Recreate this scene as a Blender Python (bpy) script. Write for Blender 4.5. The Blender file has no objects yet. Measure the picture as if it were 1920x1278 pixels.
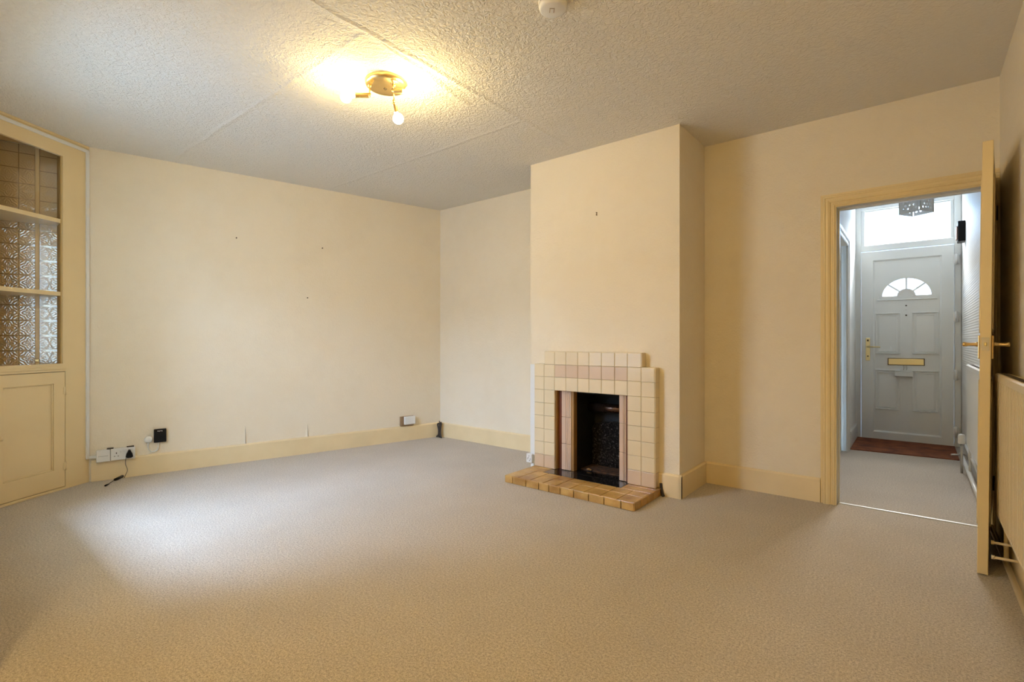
import bpy, bmesh, math, random
from mathutils import Vector, Matrix
random.seed(4)
SC = bpy.context.scene
COL = SC.collection
R = math.radians

# ------------------------------------------------------------------ camera
cam_d = bpy.data.cameras.new('camera')
cam_d.sensor_width = 36.0
cam_d.lens = 936.0 / 1920 * 36.0
cam_d.shift_y = 1.0 / 1920
cam_d.clip_start = 0.02
cam = bpy.data.objects.new('camera', cam_d)
COL.objects.link(cam)
cam.location = (0, 0, 1.06)
cam.rotation_euler = (R(90), 0, R(39.0))
SC.camera = cam

# ------------------------------------------------------------------ view + world
SC.view_settings.view_transform = 'Standard'
SC.view_settings.look = 'None'
SC.view_settings.gamma = 1
SC.view_settings.exposure = 0.48
SC.view_settings.use_curve_mapping = False
W = bpy.data.worlds.new('world')
SC.world = W
W.use_nodes = True
bg = W.node_tree.nodes['Background']
bg.inputs[0].default_value = (0.42, 0.66, 1.0, 1)
bg.inputs[1].default_value = 6.8


def area_light(name, loc, rot, sx, sy, energy, color, spread=180):
    L = bpy.data.lights.new(name, 'AREA')
    L.shape = 'RECTANGLE'
    L.size = sx
    L.size_y = sy
    L.energy = energy
    L.color = color
    L.spread = R(spread)
    o = bpy.data.objects.new(name, L)
    o.location = loc
    o.rotation_euler = rot
    COL.objects.link(o)
    return o


WIN_E = 370
HALL_E = 160
BULB = 155
FILL_GLOBE = 48.0  # strength of the unseen globe added as warm fill
area_light('window_daylight', (-3.32, -1.15, 2.95), (R(46), 0, R(12)), 1.7, 1.7, WIN_E, (0.46, 0.66, 1.0), 150)
area_light('front_door_daylight', (-0.087, 7.45, 3.05), (R(48), 0, R(180)), 1.1, 0.9, HALL_E, (1.0, 0.975, 0.93), 130)


# ------------------------------------------------------------------ materials
def mat(name, base, rough=0.6, metal=0.0, var=None, bump=None, spec=0.5, coat=0.0):
    m = bpy.data.materials.new(name)
    m.use_nodes = True
    nt = m.node_tree
    b = nt.nodes['Principled BSDF']
    b.inputs['Base Color'].default_value = (*base, 1)
    b.inputs['Roughness'].default_value = rough
    b.inputs['Metallic'].default_value = metal
    b.inputs['Specular IOR Level'].default_value = spec
    b.inputs['Coat Weight'].default_value = coat
    tc = nt.nodes.new('ShaderNodeTexCoord')
    if var:      # (scale, second colour, contrast lo, hi)
        n = nt.nodes.new('ShaderNodeTexNoise')
        n.inputs['Scale'].default_value = var[0]
        n.inputs['Detail'].default_value = 4
        r = nt.nodes.new('ShaderNodeValToRGB')
        r.color_ramp.elements[0].position = var[2]
        r.color_ramp.elements[1].position = var[3]
        r.color_ramp.elements[0].color = (*var[1], 1)
        r.color_ramp.elements[1].color = (*base, 1)
        nt.links.new(tc.outputs['Object'], n.inputs['Vector'])
        nt.links.new(n.outputs['Fac'], r.inputs['Fac'])
        nt.links.new(r.outputs['Color'], b.inputs['Base Color'])
    if bump:     # (scale, strength, distance, detail)
        n = nt.nodes.new('ShaderNodeTexNoise')
        n.inputs['Scale'].default_value = bump[0]
        n.inputs['Detail'].default_value = bump[3] if len(bump) > 3 else 3
        bp = nt.nodes.new('ShaderNodeBump')
        bp.inputs['Strength'].default_value = bump[1]
        bp.inputs['Distance'].default_value = bump[2]
        nt.links.new(tc.outputs['Object'], n.inputs['Vector'])
        nt.links.new(n.outputs['Fac'], bp.inputs['Height'])
        nt.links.new(bp.outputs['Normal'], b.inputs['Normal'])
    return m


class NG:
    """tiny node-graph helper"""
    def __init__(s, m):
        s.nt = m.node_tree
        s.b = s.nt.nodes['Principled BSDF']
        s.tc = s.nt.nodes.new('ShaderNodeTexCoord')

    def lk(s, a, b):
        s.nt.links.new(a, b)

    def math(s, op, a, b=None, c=None, clamp=False):
        n = s.nt.nodes.new('ShaderNodeMath')
        n.operation = op
        n.use_clamp = clamp
        for i, v in enumerate((a, b, c)):
            if v is None:
                continue
            if isinstance(v, (int, float)):
                n.inputs[i].default_value = v
            else:
                s.lk(v, n.inputs[i])
        return n.outputs[0]

    def xyz(s, src=None):
        n = s.nt.nodes.new('ShaderNodeSeparateXYZ')
        s.lk(src or s.tc.outputs['Object'], n.inputs[0])
        return n.outputs

    def noise(s, scale, detail=2, rough=0.5, vec=None, dist=0.0):
        n = s.nt.nodes.new('ShaderNodeTexNoise')
        n.inputs['Scale'].default_value = scale
        n.inputs['Detail'].default_value = detail
        n.inputs['Roughness'].default_value = rough
        n.inputs['Distortion'].default_value = dist
        s.lk(vec or s.tc.outputs['Object'], n.inputs['Vector'])
        return n.outputs['Fac']

    def ramp(s, fac, stops):
        r = s.nt.nodes.new('ShaderNodeValToRGB')
        e = r.color_ramp.elements
        while len(e) < len(stops):
            e.new(0.5)
        for k, (p, c) in enumerate(stops):
            e[k].position = p
            e[k].color = (*c, 1) if len(c) == 3 else c
        s.lk(fac, r.inputs['Fac'])
        return r.outputs['Color']

    def bump(s, h, strength, dist, prev=None):
        n = s.nt.nodes.new('ShaderNodeBump')
        n.inputs['Strength'].default_value = strength
        n.inputs['Distance'].default_value = dist
        s.lk(h, n.inputs['Height'])
        if prev:
            s.lk(prev, n.inputs['Normal'])
        return n.outputs['Normal']

    def mix(s, fac, a, b, mode='MIX'):
        n = s.nt.nodes.new('ShaderNodeMix')
        n.data_type = 'RGBA'
        n.blend_type = mode
        for sock, v in ((n.inputs[0], fac), (n.inputs[6], a), (n.inputs[7], b)):
            if isinstance(v, (int, float)):
                sock.default_value = v
            elif isinstance(v, tuple):
                sock.default_value = (*v, 1)
            else:
                s.lk(v, sock)
        return n.outputs[2]


def wallpaper(name, base, dark, scale=1.0, strength=0.6):
    m = mat(name, base, 0.75, spec=0.25)
    g = NG(m)
    big = g.noise(1.1, 5, 0.6)
    mid = g.noise(7, 4, 0.6)
    f = g.math('ADD', g.math('MULTIPLY', big, 0.65), g.math('MULTIPLY', mid, 0.35))
    c = g.ramp(f, [(0.38, dark), (0.54, base)])
    g.lk(c, g.b.inputs['Base Color'])
    n1 = g.noise(95 * scale, 3, 0.6)
    n2 = g.noise(35 * scale, 2, 0.5, dist=0.6)
    h = g.math('ADD', n1, g.math('MULTIPLY', n2, 0.8))
    g.lk(g.bump(h, strength, 0.004), g.b.inputs['Normal'])
    return m


M = {}
M['wall'] = wallpaper('cream wallpaper', (0.86, 0.765, 0.600), (0.835, 0.735, 0.565))
M['hall_wall'] = wallpaper('pale hall wallpaper', (0.82, 0.80, 0.75), (0.79, 0.77, 0.72))
M['gloss'] = mat('cream gloss paint', (0.86, 0.69, 0.38), 0.32, var=(3, (0.82, 0.65, 0.35), 0.3, 0.7), bump=(14, 0.10, 0.004))
M['skirting'] = mat('skirting paint', (0.86, 0.70, 0.43), 0.38, var=(4, (0.80, 0.64, 0.38), 0.25, 0.6), bump=(12, 0.10, 0.004))
M['cupboard'] = mat('cupboard paint', (0.85, 0.68, 0.39), 0.36, var=(3, (0.81, 0.64, 0.36), 0.3, 0.7), bump=(14, 0.12, 0.004))
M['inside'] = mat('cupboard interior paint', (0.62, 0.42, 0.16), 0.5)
M['white'] = mat('white plastic', (0.80, 0.79, 0.76), 0.35)
M['upvc'] = mat('white upvc', (0.79, 0.80, 0.77), 0.38)
M['hall_paint'] = mat('hall gloss paint', (0.74, 0.73, 0.69), 0.35)
M['hall_door'] = mat('hall side door paint', (0.62, 0.55, 0.42), 0.4)
M['black'] = mat('black plastic', (0.005, 0.005, 0.006), 0.4, spec=0.25)
M['dark'] = mat('dark cable', (0.03, 0.022, 0.018), 0.5)
M['soot'] = mat('soot black', (0.010, 0.009, 0.008), 0.65, var=(25, (0.004, 0.004, 0.004), 0.3, 0.7), bump=(60, 0.5, 0.01))
M['brass'] = mat('polished brass', (0.74, 0.54, 0.25), 0.27, 0.95)
M['pale_brass'] = mat('pale brass', (0.80, 0.68, 0.36), 0.35, 0.8)
M['steel'] = mat('brushed steel', (0.55, 0.53, 0.50), 0.35, 1.0)
M['alu'] = mat('threshold metal', (0.8, 0.78, 0.72), 0.3, 0.9)
M['hinge'] = mat('painted brown hinge', (0.12, 0.07, 0.03), 0.5)
M['grime'] = mat('old pattress', (0.30, 0.19, 0.10), 0.6)
M['radiator'] = mat('cream radiator enamel', (0.80, 0.66, 0.42), 0.35)
M['hall_radiator'] = mat('white radiator enamel', (0.80, 0.79, 0.74), 0.35)
M['pipe'] = mat('painted pipe', (0.74, 0.60, 0.38), 0.35)
M['hole'] = mat('dark hole', (0.05, 0.035, 0.02), 0.9)
M['mat'] = mat('red brown matting', (0.30, 0.085, 0.02), 0.8, var=(9, (0.13, 0.03, 0.01), 0.35, 0.7), bump=(300, 0.6, 0.004))

# ceiling: textured paper with taped seams
m = mat('stippled ceiling', (0.84, 0.79, 0.70), 0.8, spec=0.2)
g = NG(m)
x, y, z = g.xyz()[0:3]
n1 = g.noise(48, 2.5, 0.55, dist=0.8)
n2 = g.noise(110, 2, 0.5)
st = g.ramp(g.math('ADD', g.math('MULTIPLY', n1, 0.75), g.math('MULTIPLY', n2, 0.25)), [(0.40, (0, 0, 0)), (0.60, (1, 1, 1))])
warp = g.math('MULTIPLY', g.math('SUBTRACT', g.noise(3, 2), 0.5), 0.03)


def ridge(coord, c, w):
    d = g.math('ABSOLUTE', g.math('SUBTRACT', g.math('ADD', coord, warp), c))
    return g.math('SUBTRACT', 1.0, g.math('DIVIDE', d, w), clamp=True)


left_of = g.math('LESS_THAN', x, -2.03)
seams = [g.math('MULTIPLY', ridge(x, -2.035, 0.03), 1.5), g.math('MULTIPLY', ridge(x, -3.25, 0.03), 0.8),
         g.math('MULTIPLY', ridge(y, 1.41, 0.025), left_of), g.math('MULTIPLY', ridge(y, 2.63, 0.025), left_of)]
cab = g.math('MULTIPLY', ridge(g.math('ADD', x, g.math('MULTIPLY', y, 0.17)), -1.795, 0.04), 1.6)
win = g.math('MULTIPLY', g.math('GREATER_THAN', y, 1.5), g.math('LESS_THAN', y, 2.25))
seams.append(g.math('MULTIPLY', cab, win))
sm = seams[0]
for k in seams[1:]:
    sm = g.math('MAXIMUM', sm, k)
fade = g.math('MULTIPLY_ADD', x, -0.6, 0.1, clamp=True)      # papered strip by the chimney is smoother
stf = g.math('MULTIPLY', st, g.math('MULTIPLY_ADD', fade, 0.75, 0.25))
hgt = g.math('ADD', stf, g.math('MULTIPLY', sm, 1.4))
g.lk(g.bump(hgt, 0.9, 0.0045), g.b.inputs['Normal'])
M['ceiling'] = m


def carpet(name, a, b_, c_):
    m = mat(name, a, 0.95, spec=0.1)
    g = NG(m)
    f1 = g.noise(115, 4, 0.75)
    f2 = g.noise(260, 2, 0.6)
    big = g.noise(2.2, 4, 0.55)
    f = g.math('ADD', g.math('MULTIPLY', f1, 0.6), g.math('MULTIPLY', f2, 0.4))
    col = g.ramp(f, [(0.40, c_), (0.50, a), (0.60, b_)])
    col2 = g.mix(g.math('MULTIPLY', g.math('SUBTRACT', big, 0.35, clamp=True), 0.6), col, c_)
    g.lk(col2, g.b.inputs['Base Color'])
    g.lk(g.bump(f, 0.9, 0.010), g.b.inputs['Normal'])
    g.b.inputs['Sheen Weight'].default_value = 0.25
    g.b.inputs['Sheen Roughness'].default_value = 0.6
    return m


M['carpet'] = carpet('beige carpet', (0.60, 0.52, 0.425), (0.80, 0.71, 0.60), (0.37, 0.30, 0.23))
M['hall_carpet'] = carpet('hall carpet', (0.60, 0.52, 0.43), (0.78, 0.69, 0.58), (0.38, 0.32, 0.26))


def glazed(name, a, b_, scale=4, rough=0.34):
    m = mat(name, a, rough, var=(scale, b_, 0.35, 0.65), coat=0.12)
    return m


M['tile'] = glazed('cream fireplace tile', (0.80, 0.67, 0.45), (0.76, 0.63, 0.41))
M['mauve'] = glazed('mauve fireplace tile', (0.69, 0.52, 0.36), (0.66, 0.49, 0.33))
M['pink'] = glazed('pink fluted tile', (0.68, 0.50, 0.37), (0.64, 0.46, 0.34))
M['rust'] = glazed('dark red brown tile', (0.20, 0.055, 0.02), (0.13, 0.035, 0.012))
M['tan'] = glazed('tan edging', (0.40, 0.22, 0.07), (0.33, 0.17, 0.05))
M['grout'] = mat('grout', (0.62, 0.50, 0.33), 0.9)
M['hgrout'] = mat('hearth grout', (0.10, 0.05, 0.02), 0.9)
M['hearth'] = mat('mottled amber hearth tile', (0.64, 0.40, 0.13), 0.38, var=(8, (0.38, 0.19, 0.045), 0.34, 0.64), bump=(18, 0.15, 0.004), coat=0.1)
M['blacktile'] = mat('black glazed hearth', (0.012, 0.011, 0.012), 0.08, bump=(10, 0.15, 0.004), coat=0.5)
M['ash'] = mat('rusty ash', (0.10, 0.045, 0.02), 0.9, var=(30, (0.02, 0.012, 0.008), 0.35, 0.65), bump=(60, 0.6, 0.01))
m = mat('pitted cast iron', (0.05, 0.045, 0.045), 0.38, 0.7)
g = NG(m)
n = g.noise(65, 5, 0.8)
g.lk(g.ramp(n, [(0.42, (0.012, 0.010, 0.010)), (0.56, (0.06, 0.05, 0.048)), (0.66, (0.42, 0.38, 0.36))]), g.b.inputs['Base Color'])
g.lk(g.bump(n, 1.0, 0.02), g.b.inputs['Normal'])
M['iron'] = m
M['hood'] = mat('dark enamel hood', (0.10, 0.055, 0.035), 0.16, 0.8, bump=(70, 0.5, 0.006))

# patterned glossy wall tiles of the cupboard (object space: x along the wall, z up)
m = mat('embossed glossy tiles', (0.62, 0.46, 0.24), 0.12, spec=1.0, coat=1.0)
g = NG(m)
uv = g.tc.outputs['UV']
u, v, _ = g.xyz(uv)[0:3]
P = 0.108
fu = g.math('SUBTRACT', g.math('FRACT', g.math('DIVIDE', u, P)), 0.5)
fv = g.math('SUBTRACT', g.math('FRACT', g.math('DIVIDE', v, P)), 0.5)
au = g.math('ABSOLUTE', fu)
av = g.math('ABSOLUTE', fv)
edge = g.math('GREATER_THAN', g.math('MAXIMUM', au, av), 0.475)
rr = g.math('SQRT', g.math('ADD', g.math('MULTIPLY', fu, fu), g.math('MULTIPLY', fv, fv)))
ang = g.math('ARCTAN2', fv, fu)
petal = g.math('MULTIPLY', g.math('COSINE', g.math('MULTIPLY', ang, 4)), 0.09)
flower = g.math('SINE', g.math('MULTIPLY', g.math('SUBTRACT', rr, petal), 38))
frame_ = g.math('SINE', g.math('MULTIPLY', g.math('ADD', au, av), 30))
pat = g.math('MULTIPLY', g.math('ADD', flower, g.math('MULTIPLY', frame_, 0.6)), g.math('LESS_THAN', g.math('MAXIMUM', au, av), 0.43))
h = g.math('SUBTRACT', g.math('MULTIPLY', pat, 0.25), g.math('MULTIPLY', edge, 2.0))
tb = g.bump(h, 0.4, 0.0016)
g.lk(tb, g.b.inputs['Normal'])
g.lk(tb, g.b.inputs['Coat Normal'])
g.b.inputs['Coat Roughness'].default_value = 0.05
g.b.inputs['Coat IOR'].default_value = 2.2
g.lk(g.mix(edge, (0.62, 0.46, 0.24), (0.30, 0.20, 0.09)), g.b.inputs['Base Color'])
M['pattern_tile'] = m

# hall wallpaper on the right: embossed diamonds
m = mat('embossed diamond wallpaper', (0.80, 0.785, 0.74), 0.5, spec=0.4)
g = NG(m)
x, y, z = g.xyz()[0:3]
a1 = g.math('SINE', g.math('MULTIPLY', g.math('ADD', y, z), 150))
a2 = g.math('SINE', g.math('MULTIPLY', g.math('SUBTRACT', y, z), 150))
hh = g.math('ADD', g.math('MULTIPLY', a1, a2), g.noise(60, 3))
g.lk(g.bump(hh, 0.45, 0.003), g.b.inputs['Normal'])
M['diamond'] = m

m = bpy.data.materials.new('window glass')
m.use_nodes = True
nt = m.node_tree
nt.nodes.clear()
o_ = nt.nodes.new('ShaderNodeOutputMaterial')
mx = nt.nodes.new('ShaderNodeMixShader')
tr = nt.nodes.new('ShaderNodeBsdfTransparent')
gl = nt.nodes.new('ShaderNodeBsdfGlossy')
gl.inputs['Roughness'].default_value = 0.1
mx.inputs[0].default_value = 0.06
nt.links.new(tr.outputs[0], mx.inputs[1])
nt.links.new(gl.outputs[0], mx.inputs[2])
nt.links.new(mx.outputs[0], o_.inputs[0])
M['glass'] = m

m = bpy.data.materials.new('lit bulb')
m.use_nodes = True
nt = m.node_tree
nt.nodes.clear()
o_ = nt.nodes.new('ShaderNodeOutputMaterial')
em = nt.nodes.new('ShaderNodeEmission')
em.inputs[0].default_value = (1.0, 0.75, 0.325, 1)
em.inputs[1].default_value = BULB
nt.links.new(em.outputs[0], o_.inputs[0])
M['bulb'] = m
m = m.copy()
m.name = 'fill globe'
[n for n in m.node_tree.nodes if n.type == 'EMISSION'][0].inputs[1].default_value = FILL_GLOBE
M['globe'] = m


m = bpy.data.materials.new('frosted white panel')
m.use_nodes = True
nt = m.node_tree
nt.nodes.clear()
o_ = nt.nodes.new('ShaderNodeOutputMaterial')
mx = nt.nodes.new('ShaderNodeMixShader')
df = nt.nodes.new('ShaderNodeBsdfDiffuse')
tl_ = nt.nodes.new('ShaderNodeBsdfTranslucent')
df.inputs[0].default_value = (0.96, 0.96, 0.95, 1)
tl_.inputs[0].default_value = (0.96, 0.96, 0.95, 1)
mx.inputs[0].default_value = 0.65
nt.links.new(df.outputs[0], mx.inputs[1])
nt.links.new(tl_.outputs[0], mx.inputs[2])
nt.links.new(mx.outputs[0], o_.inputs[0])
M['frosted'] = m

# ------------------------------------------------------------------ mesh helpers
class MB:
    def __init__(s, frame=None):
        s.bm = bmesh.new()
        s.M = frame or Matrix.Identity(4)

    def _v(s, p):
        return s.bm.verts.new(s.M @ Vector(p))

    def box(s, x0, x1, y0, y1, z0, z1, bev=0.0, seg=1):
        vs = [s._v((x, y, z)) for x in (x0, x1) for y in (y0, y1) for z in (z0, z1)]
        fs = [(0, 1, 3, 2), (4, 6, 7, 5), (0, 4, 5, 1), (2, 3, 7, 6), (0, 2, 6, 4), (1, 5, 7, 3)]
        faces = [s.bm.faces.new([vs[i] for i in f]) for f in fs]
        if bev > 0:
            es = list({e for f in faces for e in f.edges})
            bmesh.ops.bevel(s.bm, geom=es, offset=bev, segments=seg, affect='EDGES', profile=0.5)
        return s

    def prism(s, pts, axis, a0, a1):
        """pts: 2D outline; axis 'x','y','z' = extrusion axis (remaining two in order)"""
        def mk(p, a):
            return {'x': (a, p[0], p[1]), 'y': (p[0], a, p[1]), 'z': (p[0], p[1], a)}[axis]
        A = [s._v(mk(p, a0)) for p in pts]
        B = [s._v(mk(p, a1)) for p in pts]
        n = len(pts)
        s.bm.faces.new(A)
        s.bm.faces.new(B)
        for i in range(n):
            s.bm.faces.new((A[i], A[(i + 1) % n], B[(i + 1) % n], B[i]))
        return s

    def plate(s, outer, holes, axis, a0, a1):
        """flat plate with through holes"""
        def mk(p, a):
            return {'x': (a, p[0], p[1]), 'y': (p[0], a, p[1]), 'z': (p[0], p[1], a)}[axis]
        rings = []
        for a in (a0, a1):
            es = []
            rr = []
            for loop in [outer] + holes:
                vs = [s._v(mk(p, a)) for p in loop]
                rr.append(vs)
                for i in range(len(vs)):
                    es.append(s.bm.edges.new((vs[i], vs[(i + 1) % len(vs)])))
            bmesh.ops.triangle_fill(s.bm, use_beauty=True, edges=es)
            rings.append(rr)
        for A, B in zip(*rings):
            for i in range(len(A)):
                j = (i + 1) % len(A)
                s.bm.faces.new((A[i], A[j], B[j], B[i]))
        return s

    def cyl(s, p0, p1, r0, r1=None, n=20):
        r1 = r0 if r1 is None else r1
        p0 = Vector(p0)
        p1 = Vector(p1)
        d = (p1 - p0).normalized()
        a = d.orthogonal().normalized()
        b = d.cross(a)
        A, B = [], []
        for i in range(n):
            t = 2 * math.pi * i / n
            w = a * math.cos(t) + b * math.sin(t)
            A.append(s._v(p0 + w * r0))
            B.append(s._v(p1 + w * r1))
        s.bm.faces.new(A)
        s.bm.faces.new(B)
        for i in range(n):
            j = (i + 1) % n
            f = s.bm.faces.new((A[i], A[j], B[j], B[i]))
            f.smooth = True
        return s

    def lathe(s, prof, origin, axis, n=28):
        """prof: list (r, h) along axis from origin"""
        o = Vector(origin)
        d = Vector(axis).normalized()
        a = d.orthogonal().normalized()
        b = d.cross(a)
        rows = []
        for r, h in prof:
            if r < 1e-6:
                rows.append([s._v(o + d * h)])
            else:
                rows.append([s._v(o + d * h + (a * math.cos(2 * math.pi * i / n) + b * math.sin(2 * math.pi * i / n)) * r) for i in range(n)])
        for A, B in zip(rows, rows[1:]):
            for i in range(n):
                j = (i + 1) % n
                if len(A) == 1 and len(B) == 1:
                    continue
                if len(A) == 1:
                    f = s.bm.faces.new((A[0], B[j], B[i]))
                elif len(B) == 1:
                    f = s.bm.faces.new((A[i], A[j], B[0]))
                else:
                    f = s.bm.faces.new((A[i], A[j], B[j], B[i]))
                f.smooth = True
        return s

    def tube(s, pts, r, n=10, sub=6):
        P = [Vector(p) for p in pts]
        Q = []
        for i in range(len(P) - 1):      # catmull-rom
            a, b, c, d = P[max(i - 1, 0)], P[i], P[i + 1], P[min(i + 2, len(P) - 1)]
            for k in range(sub):
                t = k / sub
                Q.append(0.5 * ((2 * b) + (c - a) * t + (2 * a - 5 * b + 4 * c - d) * t * t + (3 * b - a - 3 * c + d) * t ** 3))
        Q.append(P[-1])
        rows = []
        up = None
        for i, q in enumerate(Q):
            d = (Q[min(i + 1, len(Q) - 1)] - Q[max(i - 1, 0)]).normalized()
            if up is None:
                up = d.orthogonal().normalized()
            up = (up - d * up.dot(d)).normalized()
            b = d.cross(up)
            rows.append([s._v(q + (up * math.cos(2 * math.pi * k / n) + b * math.sin(2 * math.pi * k / n)) * r) for k in range(n)])
        for A, B in zip(rows, rows[1:]):
            for i in range(n):
                j = (i + 1) % n
                f = s.bm.faces.new((A[i], A[j], B[j], B[i]))
                f.smooth = True
        s.bm.faces.new(rows[0])
        s.bm.faces.new(rows[-1])
        return s

    def field(s, x0, x1, z0, z1, y0, y1, ins):
        """raised field: rectangle at y0 rising to an inset rectangle at y1"""
        A = [s._v(p) for p in ((x0, y0, z0), (x1, y0, z0), (x1, y0, z1), (x0, y0, z1))]
        B = [s._v(p) for p in ((x0 + ins, y1, z0 + ins), (x1 - ins, y1, z0 + ins), (x1 - ins, y1, z1 - ins), (x0 + ins, y1, z1 - ins))]
        s.bm.faces.new(B)
        s.bm.faces.new(A)
        for i in range(4):
            j = (i + 1) % 4
            s.bm.faces.new((A[i], A[j], B[j], B[i]))
        return s


def wpos(o):
    v = Vector((0, 0, 0))
    while o is not None:
        v += o.location
        o = o.parent
    return v


def obj(name, mb, material, parent=None):
    bm = mb.bm
    bmesh.ops.recalc_face_normals(bm, faces=bm.faces[:])
    if parent is not None:
        bmesh.ops.translate(bm, verts=bm.verts[:], vec=-wpos(parent))
    me = bpy.data.meshes.new(name)
    bm.to_mesh(me)
    bm.free()
    if isinstance(material, str):
        material = M[material]
    me.materials.append(material)
    o = bpy.data.objects.new(name, me)
    COL.objects.link(o)
    if parent is not None:
        o.parent = parent
    return o


def tag(o, label=None, cat=None, group=None, kind=None):
    if label:
        o['label'] = label
    if cat:
        o['category'] = cat
    if group:
        o['group'] = group
    if kind:
        o['kind'] = kind
    return o


def thing(name, label, cat, loc, group=None, kind=None):
    o = bpy.data.objects.new(name, None)
    o.empty_display_size = 0.05
    o.location = loc
    COL.objects.link(o)
    return tag(o, label, cat, group, kind)


def struct(name, mb, material, label, cat):
    return tag(obj(name, mb, material), label, cat, kind='structure')


# ------------------------------------------------------------------ frames
H = 2.53
A0 = Vector((-4.155, 3.85, 0))
SA = Vector((-0.2341, -0.9722, 0)).normalized()
NA = Vector((0.9722, -0.2341, 0)).normalized()
FA = Matrix(((SA.x, NA.x, 0, A0.x), (SA.y, NA.y, 0, A0.y), (0, 0, 1, 0), (0, 0, 0, 1)))
C0 = Vector((-4.860, 0.920, 0))
SCB = Vector((0.544, -0.839, 0)).normalized()
NCB = Vector((0.839, 0.544, 0)).normalized()
FC = Matrix(((SCB.x, NCB.x, 0, C0.x), (SCB.y, NCB.y, 0, C0.y), (0, 0, 1, 0), (0, 0, 0, 1)))


def pa(s, n, z):
    return FA @ Vector((s, n, z))


def pc(s, n, z):
    return FC @ Vector((s, n, z))


RX = 0.36      # right wall
YB = 3.85      # fireplace wall
YH = 6.74      # front door plane

# ------------------------------------------------------------------ shell
b = MB()
b.prism([(-5.3, -0.9), (0.5, -0.9), (0.5, 3.90), (-5.3, 3.90)], 'z', -0.1, 0.0)
struct('floor', b, 'carpet', 'beige fitted carpet covering the living room', 'floor')
b = MB()
b.box(-0.60, 0.50, 3.90, 6.95, -0.1, 0.0)
struct('floor', b, 'hall_carpet', 'greyer carpet of the hallway beyond the open door', 'floor')
b = MB()
b.box(-5.3, 0.5, -0.95, 3.97, H, H + 0.1)
struct('ceiling', b, 'ceiling', 'stippled living room ceiling with taped board seams', 'ceiling')
b = MB()
b.box(-0.62, 0.5, 3.97, 6.95, 2.62, 2.72)
struct('ceiling', b, 'hall_wall', 'pale hallway ceiling above the front door', 'ceiling')

b = MB(FA)
b.box(-0.25, 3.80, -0.15, 0.0, -0.05, H + 0.02)
wall_left = struct('wall_left', b, 'wall', 'cream papered left wall with nail holes and two torn seams', 'wall')

b = MB()     # fireplace wall with the hall doorway
b.box(-4.4, -0.432, YB, YB + 0.12, -0.05, H + 0.02)
b.box(-0.432, 0.345, YB, YB + 0.12, 1.955, H + 0.02)
b.box(0.345, 0.45, YB, YB + 0.12, -0.05, H + 0.02)
struct('wall_back', b, 'wall', 'cream papered back wall holding the hall doorway', 'wall')

BY = 3.335
BX0, BX1 = -2.500, -1.243
b = MB()     # chimney breast, hollow behind the fire opening
b.box(BX0, -2.215, BY, YB, -0.02, H + 0.01)
b.box(-1.59, BX1, BY, YB, -0.02, H + 0.01)
b.box(-2.215, -1.59, BY, YB, 0.70, H + 0.01)
struct('wall_chimney_breast', b, 'wall', 'projecting cream papered chimney breast behind the tiled fireplace', 'wall')

b = MB()
b.box(RX, RX + 0.14, -0.95, 3.97, -0.05, H + 0.02)
struct('wall_right', b, 'wall', 'cream papered right wall behind the open door and radiator', 'wall')

b = MB()
b.plate([(-5.25, -0.02), (-2.3, -0.02), (-2.3, H + 0.01), (-5.25, H + 0.01)],
        [[(-3.78, 0.60), (-2.70, 0.60), (-2.70, 2.12), (-3.78, 2.12)]], 'y', -0.05, 0.20)
b.box(-2.45, -2.3, -0.85, -0.05, -0.02, H + 0.01)
b.box(-2.45, RX + 0.1, -0.95, -0.85, -0.02, H + 0.01)
struct('wall_front', b, 'wall', 'cream wall with the daylight window behind the viewpoint', 'wall')

b = MB()
b.box(-0.66, -0.525, 3.97, 5.06, -0.05, 2.62)
b.box(-0.66, -0.525, 5.80, 6.95, -0.05, 2.62)
b.box(-0.66, -0.525, 5.06, 5.80, 1.985, 2.62)
b.box(-0.66, -0.435, 3.965, 4.0, -0.05, 2.62)
struct('wall_hall_left', b, 'hall_wall', 'pale left wall of the hallway with a side doorway', 'wall')
b = MB()
b.box(RX - 0.005, RX + 0.14, 3.972, 6.95, -0.05, 2.62)
struct('wall_hall_right', b, 'diamond', 'pale embossed papered right wall of the hallway', 'wall')
b = MB()
b.box(-0.66, RX, YH + 0.06, YH + 0.2, 2.56, 2.62)
b.box(-0.66, -0.53, YH + 0.0, YH + 0.2, -0.05, 2.62)
b.box(0.345, 0.5, YH + 0.0, YH + 0.2, -0.05, 2.62)
struct('wall_hall_front', b, 'hall_wall', 'narrow wall around the white front door frame', 'wall')

# baseboards
SKH = 0.158


def skirt(mb, p0, p1, nrm, th=0.018, h=SKH):
    """board between p0,p1 (xy) protruding along nrm"""
    p0 = Vector((*p0, 0)); p1 = Vector((*p1, 0)); n = Vector((*nrm, 0))
    prof = [(0, 0), (th, 0), (th, h - 0.012), (th - 0.008, h - 0.002), (0, h)]
    A = [mb._v(p0 + n * a + Vector((0, 0, z))) for a, z in prof]
    B = [mb._v(p1 + n * a + Vector((0, 0, z))) for a, z in prof]
    mb.bm.faces.new(A); mb.bm.faces.new(B)
    for i in range(len(prof)):
        j = (i + 1) % len(prof)
        mb.bm.faces.new((A[i], A[j], B[j], B[i]))


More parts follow.
